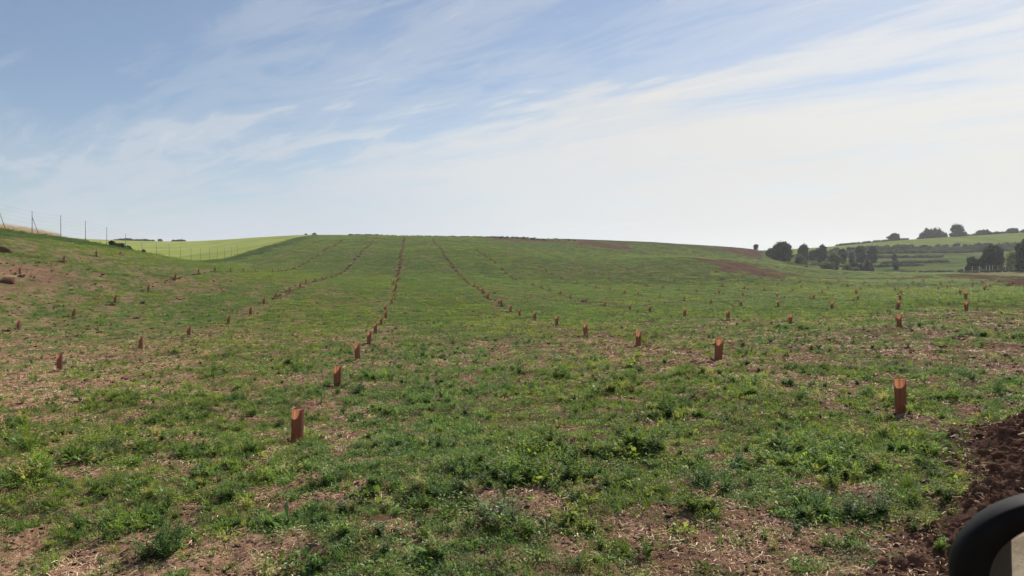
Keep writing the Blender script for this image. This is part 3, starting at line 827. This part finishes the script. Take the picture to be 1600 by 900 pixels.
# ------------------------------------------------------------------ trees and bushes
def crown_mesh(name, lobes, n, leaf, mat, seed):
    """leaf sprays spread through several lobes; thinner towards the skin so that the outline breaks up"""
    g = np.random.default_rng(seed)
    vol = np.array([l[3] * l[4] * l[5] for l in lobes]); pr = vol ** 0.62; pr /= pr.sum()
    V = np.empty((n * 4, 3)); 
    li = g.choice(len(lobes), n, p=pr)
    Lb = np.array(lobes)[li]
    u = g.normal(size=(n, 3)); u /= np.linalg.norm(u, axis=1, keepdims=True)
    rad = g.uniform(0.25, 1.0, n) ** 0.5 * (1 + 0.13 * g.normal(size=n))
    c = Lb[:, :3] + u * rad[:, None] * Lb[:, 3:6]
    c[:, 2] = np.maximum(c[:, 2], 0.05)
    nrm = u * 0.6 + g.normal(size=(n, 3)) * 0.7; nrm /= np.linalg.norm(nrm, axis=1, keepdims=True)
    a = np.cross(nrm, g.normal(size=(n, 3))); a /= np.linalg.norm(a, axis=1, keepdims=True); b = np.cross(nrm, a)
    s = leaf * g.uniform(0.5, 1.3, n)[:, None]
    V[0::4] = c - a * s; V[1::4] = c - b * s * 0.6; V[2::4] = c + a * s; V[3::4] = c + b * s * 0.6
    me = bpy.data.meshes.new(name)
    me.vertices.add(n * 4); me.vertices.foreach_set('co', V.ravel())
    me.loops.add(n * 4); me.loops.foreach_set('vertex_index', np.arange(n * 4))
    me.polygons.add(n); me.polygons.foreach_set('loop_start', np.arange(n) * 4)
    me.update(calc_edges=True); me.materials.append(mat)
    return me
tree_no = [0]
def plant_tree(px, ytop, ybase, wpx, d, label, name='oak_tree', cat='tree', group=None, mat=None, shape='round'):
    tree_no[0] += 1; q = random.Random(100 + tree_no[0])
    x, y = at(px, d)
    gz = hz(x, y)
    H = max((YH - ytop) / F * d + CAMZ - gz, 0.8)
    Wd = wpx / F * d
    t = empty(name, (x, y, gz - 0.05), label, cat, group)
    lob = []
    if shape == 'round':
        lob.append((0, 0, H * 0.42, Wd * 0.38, Wd * 0.38, H * 0.36))
        lob.append((0, 0, H * 0.15, Wd * 0.34, Wd * 0.34, H * 0.16))
        lob.append((q.uniform(-0.08, 0.08) * Wd, 0, H * 0.70, Wd * 0.31, Wd * 0.31, H * 0.28))
        lean = q.uniform(-0.08, 0.08) * Wd
        for i in range(17):
            a = q.uniform(0, 6.28); zz_ = q.uniform(0.07, 0.78)
            env = math.sqrt(max(0.08, 1 - ((zz_ - 0.42) / 0.58) ** 2)) if zz_ > 0.42 else 0.93
            rr_ = q.uniform(0.45, 1.0) * 0.42 * Wd * env * (1.0 if zz_ < 0.5 else 0.85); k_ = q.uniform(0.09, 0.17)
            lob.append((rr_ * math.cos(a) + lean * zz_, rr_ * math.sin(a), H * zz_, Wd * k_, Wd * k_, H * k_ * 0.85))
    else:
        for i in range(11):
            u = (i / 10.0 - 0.5) + q.uniform(-0.04, 0.04)
            hh = H * (0.78 + 0.28 * q.uniform(-1, 1)) * (1 - 0.6 * u * u)
            lob.append((u * Wd * 0.86, q.uniform(-0.1, 0.1) * Wd, hh * 0.46, Wd * q.uniform(0.08, 0.14), Wd * 0.12, hh * 0.54))
    big = H * Wd
    n = int(min(7000, max(700, 190 * big)))
    leaf = max(0.13, min(0.34, 0.035 * (H + Wd)))
    obj('crown', crown_mesh('crown', lob, n, leaf, mat or M_OAK, tree_no[0]), t)
    bm = bmesh.new(); tr = max(0.05, Wd * 0.035)
    tube_bm(bm, [(0, 0, -0.1), (0.02 * Wd, 0, H * 0.2), (0.0, 0.02 * Wd, H * 0.42), (0.02, 0, H * 0.6)], [tr * 1.25, tr, tr * 0.75, tr * 0.35], 8)
    for i in range(5):
        a = 6.28 * i / 5 + q.uniform(-0.4, 0.4)
        tube_bm(bm, [(0, 0, H * q.uniform(0.18, 0.4)), (0.16 * Wd * math.cos(a), 0.16 * Wd * math.sin(a), H * 0.48), (0.28 * Wd * math.cos(a), 0.28 * Wd * math.sin(a), H * q.uniform(0.55, 0.72))], [tr * 0.6, tr * 0.4, tr * 0.15], 6)
    obj('trunk', bm_mesh('trunk', bm, [M_BARK], True), t)
    return t
G1 = 'trees in the valley'; G2 = 'trees along the right skyline'; G3 = 'bushes on the far left skyline'; G4 = 'bushes in the valley'
plant_tree(1222, 376.5, 408, 40, 238, 'largest dark round oak at the end of the red ploughed hill', group=G1)
plant_tree(1207, 387, 404, 22, 244, 'low dark oak pressed against the left side of the largest oak', group=G1)
plant_tree(1181, 381, 388, 11, 261, 'tiny lone tree on the hill crest left of the largest oak', group=G1)
plant_tree(1254, 381, 401, 20, 262, 'rounded oak just right of the largest dark oak', group=G1)
plant_tree(1284, 381.5, 402, 18, 268, 'pointed oak standing alone before the bright hill field', group=G1)
plant_tree(1301.5, 393, 411, 25, 236, 'broad grey-green tree in front of the pointed oak', 'leafy_tree', mat=M_BUSH, group=G1)
plant_tree(1317, 388, 403, 16, 275, 'small oak right of the broad grey-green tree', group=G1)
plant_tree(1331, 393, 403, 13, 276, 'lowest oak in the gap of the valley tree line', group=G1)
plant_tree(1345, 384, 403, 18, 275, 'left oak of the touching pair below the dark scrub slope', group=G1)
plant_tree(1363, 383.5, 402, 19, 275, 'right oak of the touching pair below the dark scrub slope', group=G1)
plant_tree(1270, 390, 403, 14, 272, 'short oak filling the gap between the rounded and the pointed oak', group=G1)
plant_tree(1249, 396, 406, 17, 240, 'pale green bush at the right foot of the largest oak', 'bush', 'bush', G4, M_BUSH)
plant_tree(1293, 407, 421, 25, 210, 'dark dome bush on the edge of the planted field', 'bush', 'bush', G4, M_BUSH)
plant_tree(1323, 411, 422, 17, 214, 'pale ragged bush right of the dark dome bush', 'bush', 'bush', G4, M_BUSH)
plant_tree(1336, 416, 424, 16, 206, 'smallest low bush at the left end of the meadow', 'bush', 'bush', G4, M_BUSH)
plant_tree(1345, 405, 418, 36, 230, 'long dark bush lying behind the small meadow-edge bushes', 'bush', 'bush', G4, M_OAK, 'long')
plant_tree(1398, 396, 405, 10, 282, 'upper of two dark bushes on the green terraces', 'bush', 'bush', G4, M_OAK)
plant_tree(1400, 405, 417, 11, 240, 'lower of two dark bushes on the green terraces', 'bush', 'bush', G4, M_OAK)
plant_tree(1397, 364, 378, 20, 421, 'small lone round oak leftmost on the right skyline', group=G2)
plant_tree(1459, 355, 373, 38, 421, 'wide flat-topped oak clump on the right skyline', group=G2, shape='long')
plant_tree(1497, 349.5, 370, 25, 421, 'tallest upright oak on the right skyline', group=G2)
plant_tree(1537, 358.5, 367, 22, 421, 'low ragged oak right of the tallest skyline oak', group=G2, shape='long')
plant_tree(1556, 361, 366, 14, 421, 'lowest bush on the right skyline between two low oaks', 'bush', 'bush', G2, M_OAK, 'long')
plant_tree(1582, 356, 365, 20, 421, 'low domed oak on the skyline near the right frame edge', group=G2)
plant_tree(1600, 358, 364, 12, 421, 'small oak on the skyline cut by the right frame edge', group=G2)
plant_tree(1551, 382, 415, 40, 184, 'large dark oak behind the pale posts on the right', group=G1)
plant_tree(1520, 400, 415, 22, 182, 'lower leaning oak attached left of the large dark oak', group=G1)
plant_tree(1603, 372, 413, 36, 172, 'dark tall oak cut off by the right frame edge', group=G1)
plant_tree(1583, 391, 409, 24, 196, 'yellow-green bush between the two large right-hand oaks', 'bush', 'bush', G4, M_PBUSH)
plant_tree(195, 372.3, 377.5, 31, 380, 'longest flat bush row on the left skyline', 'bush', 'bush', G3, M_HEDGE, 'long')
plant_tree(223, 373, 378, 21, 380, 'second flat bush row on the left skyline', 'bush', 'bush', G3, M_HEDGE, 'long')
plant_tree(239, 375, 378.3, 9, 380, 'tiny low bush between bush row and domed bush on left skyline', 'bush', 'bush', G3, M_HEDGE)
plant_tree(250, 372.7, 378.5, 9, 380, 'small domed bush on the left skyline', 'bush', 'bush', G3, M_HEDGE)
plant_tree(279, 374, 378, 21, 380, 'thin flat bush row nearest the middle of the left skyline', 'bush', 'bush', G3, M_HEDGE, 'long')
plant_tree(478, 364.8, 368, 6, 376, 'smaller of two bushes where the wheat meets the hill crest', 'bush', 'bush', G3, M_HEDGE)
plant_tree(491, 363.3, 368, 9, 376, 'larger of two bushes where the wheat meets the hill crest', 'bush', 'bush', G3, M_HEDGE)
G5 = 'shrubs along the fence'
for px, yt, yb, wd, d, lab in [(176, 385.5, 391, 16, 84.5, 'dark shrub at the top of the shrub run under the fence'), (189, 388, 394, 16, 87, 'dark shrub second down in the run under the fence'),
                               (201, 391.5, 397, 13, 90, 'dark shrub last in the run under the fence'), (224, 396, 402, 7, 95, 'single small dark shrub under the fence in the dip')]:
    plant_tree(px, yt, yb, wd, d - 1.5, lab, 'shrub', 'shrub', G5, M_HEDGE)

# scrub that reads as one mass on the far slope and terrace edges
def build_scrub():
    forms = []
    for i in range(5):
        q = random.Random(40 + i)
        lob = [(q.uniform(-0.4, 0.4), q.uniform(-0.4, 0.4), q.uniform(0.25, 0.5), q.uniform(0.3, 0.55), q.uniform(0.3, 0.55), q.uniform(0.25, 0.5)) for _ in range(5)]
        forms.append(crown_mesh('scrub', lob, 260, 0.16, M_LEAF, 60 + i))
    coll = proto_coll('scrub_form', forms)
    P = []; S = []
    def band(p0, p1, d0, d1, n, s0, s1, thr=0.0):
        p = RNG.uniform(p0, p1, n); d = RNG.uniform(d0, d1, n)
        x = (p - CX) / F * d; y = d
        k = fbm(x * 0.09, y * 0.09, 3, 66) > thr
        x, y = x[k], y[k]
        P.append(np.c_[x, y, height(x, y) - 0.05]); S.append(RNG.uniform(s0, s1, len(x)))
    band(1300, 1700, 328, 349, 900, 0.8, 1.8, 0.38)        # scrub slope under the bright field
    band(1360, 1520, 326, 329, 170, 0.9, 1.6)              # its foot
    band(1350, 1470, 298, 301, 110, 0.6, 1.3, 0.4)         # terrace edges
    band(1380, 1480, 268, 270.5, 110, 0.6, 1.2, 0.4)
    band(1340, 1440, 254, 256.5, 80, 0.6, 1.2, 0.45)
    band(1230, 1345, 216, 268, 150, 0.4, 0.9, 0.52)         # rough valley side
    band(1330, 1510, 207, 209, 120, 0.35, 0.8, 0.4)        # field margin
    band(1500, 1700, 172, 200, 420, 0.3, 0.9, 0.42)
    band(1290, 1700, 423, 425, 420, 0.6, 1.5, 0.3)         # hedge on the skyline
    band(545, 900, 224, 240, 500, 0.25, 0.6, 0.45)         # rough growth along the hill crest
    P = np.concatenate(P); s = np.concatenate(S); n = len(P)
    t = np.array([[0.036, 0.046, 0.024]]) * RNG.uniform(0.6, 1.7, (n, 1)) * RNG.uniform(0.85, 1.15, (n, 3))
    scatter('scrub', coll, P, np.c_[np.zeros((n, 2)), RNG.uniform(0, 6.28, n)], np.c_[s * 1.2, s * 1.2, s], RNG.integers(0, 5, n), t)
    # tall dry grass on the straw margins
    coll = proto_coll('dry_form', [f_grass(40, 0.7, 0.45).mesh('d', M_STRAW) for _ in range(3)])
    n = 60000; x, y = sample(n, 60, 175, 38); L = land(x, y); k = L['straw'] > 0.5
    x, y = x[k], y[k]; n = len(x); s = RNG.uniform(0.25, 0.6, n)
    t = np.array([[0.44, 0.36, 0.255]]) * RNG.uniform(0.6, 1.3, (n, 1))
    scatter('dry_grass', coll, np.c_[x, y, height(x, y)], np.c_[np.zeros((n, 2)), RNG.uniform(0, 6.28, n)], np.c_[s * 1.5, s * 1.5, s], RNG.integers(0, 3, n), t)
build_scrub()

# ------------------------------------------------------------------ fences
def build_fence_left():
    o = empty('wire_fence', (at(0, 62)[0], 62, hz(at(0, 62)[0], 62)), 'tall grey wire fence climbing and dipping along the left edge of the field', 'fence')
    base = Vector(o.location)
    ds = [62 + 5.55 * i for i in range(-1, 17)]
    posts = []
    for i, d in enumerate(ds):
        x = -33.2 + VPX * d + (0.0 if d < 95 else (d - 95) * -0.01)
        pxv = CX + F * x / d
        g = hz(x, d); h = 2.1
        p = Vector((x, d, g)) - base; posts.append(p)
        bm = bmesh.new(); tube_bm(bm, [(p.x, p.y, p.z - 0.2), (p.x, p.y, p.z + h)], [0.028, 0.028], 8)
        obj('post', bm_mesh('post', bm, [M_STEEL], True), o)
        if i in (1, 2):
            bm = bmesh.new(); tube_bm(bm, [(p.x + 0.02, p.y, p.z + h * 0.72), (p.x + 0.52, p.y + 0.15, hz(x + 0.52, d + 0.15) - base.z)], [0.026, 0.026], 6)
            obj('brace', bm_mesh('brace', bm, [M_STEEL], True), o)
    bm = bmesh.new()
    for hh in (0.25, 0.6, 0.95, 1.3, 1.65, 2.0):
        tube_bm(bm, [p + Vector((0, 0, hh)) for p in posts], [0.004] * len(posts), 4)
    obj('wire', bm_mesh('wire', bm, [M_STEEL]), o)
build_fence_left()
def build_fence_right():
    d0 = 176.0
    x0 = at(1506, d0)[0]; o = empty('post_fence', (x0, d0, hz(x0, d0)), 'pale post and wire fence in front of the right-hand oaks', 'fence')
    base = Vector(o.location); tops = []
    for i, px in enumerate([1506, 1519, 1530, 1541, 1546, 1551, 1559, 1571, 1583, 1595, 1608, 1622]):
        d = d0 - i * 0.35; x, y = at(px, d); g = hz(x, y); p = Vector((x, y, g)) - base; tops.append(p)
        bm = bmesh.new(); tube_bm(bm, [(p.x, p.y, p.z - 0.2), (p.x + 0.02, p.y, p.z + 1.55)], [0.055, 0.05], 8)
        obj('post', bm_mesh('post', bm, [M_PALE], True), o)
    bm = bmesh.new()
    for hh in (0.5, 1.0, 1.45): tube_bm(bm, [p + Vector((0, 0, hh)) for p in tops], [0.008] * len(tops), 4)
    obj('wire', bm_mesh('wire', bm, [M_PALE]), o)
build_fence_right()

# ------------------------------------------------------------------ single weeds and clods that stand out
def weed_mesh(kind, seed, mat):
    global rd, U
    rd = random.Random(seed); U = rd.uniform
    b = PB()
    def add(sub, off, s, rz):
        c_, s_ = math.cos(rz), math.sin(rz); n0 = len(b.v)
        for v in sub.v: b.v.append(np.array([(v[0] * c_ - v[1] * s_) * s + off[0], (v[0] * s_ + v[1] * c_) * s + off[1], v[2] * s + off[2]]))
        b.f += [tuple(i + n0 for i in f) for f in sub.f]
    for _ in range({'hummock': 26, 'broad': 9, 'feather': 8, 'grass': 7}[kind]):
        a = U(0, 6.28); q = math.sqrt(U(0, 1)) * {'hummock': 0.22, 'broad': 0.17, 'feather': 0.15, 'grass': 0.06}[kind]
        sub = {'hummock': lambda: f_grass(30, 0.17, 0.05), 'broad': f_broad, 'feather': lambda: f_feather(9, 0.2), 'grass': lambda: f_grass(12, 0.3, 0.03)}[kind]()
        add(sub, (q * math.cos(a), q * math.sin(a), -0.02), U(0.8, 1.2), U(0, 6.28))
    return b.mesh(kind + '_weed', mat)
def wmat(name, c): return leaf_mat(name, False, c, 0.42, 0.3, 12)
WM = {'soft': wmat('soft_grass', (0.085, 0.115, 0.045)), 'fresh': wmat('fresh_leaf', (0.085, 0.15, 0.028)), 'deep': wmat('deep_leaf', (0.068, 0.125, 0.038)), 'grey': wmat('grey_leaf', (0.095, 0.140, 0.062))}
for i, (px, py, kind, mk, s, lab, nm) in enumerate([
        (160, 712, 'hummock', 'soft', 0.85, 'soft pale grass hummock alone on bare soil at the left', 'grass_clump'),
        (470, 822, 'broad', 'deep', 1.15, 'dark clump of broad shiny leaves below the central row', 'broadleaf_weed'),
        (592, 778, 'broad', 'fresh', 1.1, 'bright yellow-green broad-leaved weed right of the dark leafy clump', 'broadleaf_weed'),
        (238, 872, 'feather', 'deep', 0.9, 'dense feathery weed near the bottom left corner', 'feathery_weed'),
        (1108, 772, 'feather', 'deep', 1.0, 'dark feathery weed in the open middle right foreground', 'feathery_weed'),
        (1362, 818, 'feather', 'grey', 1.0, 'grey-green round weed on pinkish soil near the car mirror', 'feathery_weed'),
        (1312, 745, 'feather', 'fresh', 1.1, 'large fresh green weed left of the nearest right tree guard', 'feathery_weed'),
        (790, 838, 'feather', 'grey', 1.0, 'grey-green upright weed at the bottom middle', 'feathery_weed'),
        (1420, 764, 'grass', 'fresh', 0.8, 'long-bladed grass tuft beside the dark earth bank', 'grass_clump'),
        (372, 628, 'feather', 'deep', 0.9, 'small dark weed left of the second central tree guard', 'feathery_weed')]):
    x, y = ground_at(px, py)
    o = obj(nm, weed_mesh(kind, 200 + i, WM[mk])); o.location = (x, y, hz(x, y)); o.scale = (s, s, s)
    tag(o, lab, 'plant', 'weeds that stand out')
rd = random.Random(5); U = rd.uniform
crnd = random.Random(77)
CL = [bm_mesh('clod', f_clod(3, 300 + i, 0.55, 0.8), [M_DCLOD]) for i in range(6)]
n_c = 0
for _ in range(900):
    px = crnd.uniform(1425, 1640); d = crnd.uniform(4.0, 7.8)
    x, y = at(px, d); m, e = mound(np.array([x]), np.array([y]))
    if m[0] < 0.25 or n_c >= 60: continue
    n_c += 1
    o = obj('earth_clod', CL[crnd.randrange(6)])
    s = crnd.uniform(0.035, 0.075) * (0.55 + 0.07 * d)
    o.location = (x, y, hz(x, y) + s * 0.25); o.scale = (s * crnd.uniform(0.8, 1.5), s, s * crnd.uniform(0.7, 1.1))
    o.rotation_euler = (crnd.uniform(-0.4, 0.4), crnd.uniform(-0.4, 0.4), crnd.uniform(0, 6.28))
    tag(o, 'large dark brown clod lying on the dug earth bank at right', 'clod', 'large clods on the earth bank')
for px, py, s, lab in [(12, 443, 0.33, 'dark red clod pile at the left frame edge, lower'), (33, 433, 0.16, 'dark red clod right of the clod pile at the left edge'), (4, 393, 0.42, 'brown earth lump high on the left frame edge'),
                       (97, 411, 0.18, 'dark clod at the foot of the green fence bank'), (176, 478, 0.11, 'dark clod beside a tree guard on the left bank'), (335, 648, 0.09, 'reddish stone on bare soil left of the nearest central guard'),
                       (124, 707, 0.055, 'pale stone left of the soft grass hummock')]:
    x, y = ground_at(px, py)
    o = obj('earth_clod' if 'stone' not in lab else 'field_stone', bm_mesh('clod', f_clod(3, int(px) + 900, 0.42, 0.6), [M_DCLOD if 'stone' not in lab else M_CLOD], True))
    o.location = (x, y, hz(x, y) + s * 0.2); o.scale = (s * 1.4, s, s)
    tag(o, lab, 'clod' if 'stone' not in lab else 'stone')

# ------------------------------------------------------------------ the car whose wing mirror shows
def build_car():
    M_BLK = simple_mat('mirror_plastic', (0.005, 0.005, 0.0055), 0.55, 0.0, 0.10, nscale=60, nvar=0.2)
    M_PNT = simple_mat('car_paint', (0.005, 0.005, 0.006), 0.6, 0.0, 0.06)
    m, T = new_mat('mirror_glass')
    out(T, T.n('ShaderNodeBsdfPrincipled', {'Base Color': (0.42, 0.425, 0.42, 1), 'Metallic': 1.0, 'Roughness': 0.015}).outputs[0])
    car = empty('car', (0.47, 0.0, hz(0.47, 0.0)), 'black car of which only the rounded wing mirror shows', 'car')
    inv = Vector(car.location)
    # housing: rounded shell, opening towards the driver
    C = Vector((0.663, 0.86, CAMZ - 0.366)); a_, b_ = 0.150, 0.1075
    yaw = R(-17)
    def ring(k, depth, dx=0.0, n=64, ex=2.0, turn=0.0):
        vs = []
        for i in range(n):
            t = 2 * math.pi * i / n; c, s = math.cos(t), math.sin(t)
            x = math.copysign(abs(c) ** (2 / ex), c) * a_ * k + dx; z = math.copysign(abs(s) ** (2 / ex), s) * b_ * k
            v = Vector((x, depth, z)); v.rotate(Matrix.Rotation(yaw + R(turn), 3, 'Z'))
            vs.append(v + C - inv)
        return vs
    def loft(bm, rings, close_end=False):
        R_ = [[bm.verts.new(v) for v in r] for r in rings]; n = len(R_[0])
        for r0, r1 in zip(R_, R_[1:]):
            for k in range(n): bm.faces.new((r0[k], r0[(k + 1) % n], r1[(k + 1) % n], r1[k]))
        if close_end: bm.faces.new(R_[-1])
        return R_
    bm = bmesh.new()
    loft(bm, [ring(0.75, 0.020, 0.002), ring(0.755, 0.004, 0.002), ring(0.775, 0.0, 0.002), ring(0.93, -0.001), ring(0.965, 0.0005), ring(0.99, 0.006), ring(1.0, 0.018), ring(0.985, 0.037), ring(0.92, 0.06), ring(0.78, 0.085), ring(0.5, 0.102), ring(0.15, 0.108)], True)
    bmesh.ops.recalc_face_normals(bm, faces=bm.faces)
    h = obj('mirror_housing', bm_mesh('mirror_housing', bm, [M_BLK], True), car)
    bm = bmesh.new(); bm.faces.new([bm.verts.new(v) for v in ring(0.755, 0.012, 0.002, turn=-1.95)])
    obj('mirror_glass', bm_mesh('mirror_glass', bm, [m]), h)
    bm = bmesh.new()
    p0 = C - inv + Vector((-0.06, 0.03, -0.075))
    tube_bm(bm, [p0, p0 + Vector((-0.05, 0.0, -0.05)), p0 + Vector((-0.10, -0.01, -0.085)), p0 + Vector((-0.14, -0.02, -0.10))], [0.028, 0.026, 0.026, 0.03], 12)
    obj('mirror_arm', bm_mesh('mirror_arm', bm, [M_BLK], True), car)
    # door and sill below the frame: seen in the mirror
    prof = [(0.0, -0.47), (0.02, -0.50), (0.035, -0.75), (0.04, -1.0), (0.02, -1.25), (-0.05, -1.38), (-0.12, -1.36), (-0.10, -0.9), (-0.07, -0.49)]
    bm = bmesh.new(); rg = []
    for yy in (-0.62, -0.60, -0.2, 0.2, 0.62, 0.95):
        rg.append([bm.verts.new(Vector((0.42 + px_, yy, CAMZ + pz_)) - inv) for px_, pz_ in prof])
    n = len(prof)
    for r0, r1 in zip(rg, rg[1:]):
        for k in range(n): bm.faces.new((r0[k], r0[(k + 1) % n], r1[(k + 1) % n], r1[k]))
    bm.faces.new(rg[0]); bm.faces.new(rg[-1][::-1])
    bmesh.ops.recalc_face_normals(bm, faces=bm.faces)
    obj('door', bm_mesh('door', bm, [M_PNT], True), car)
build_car()
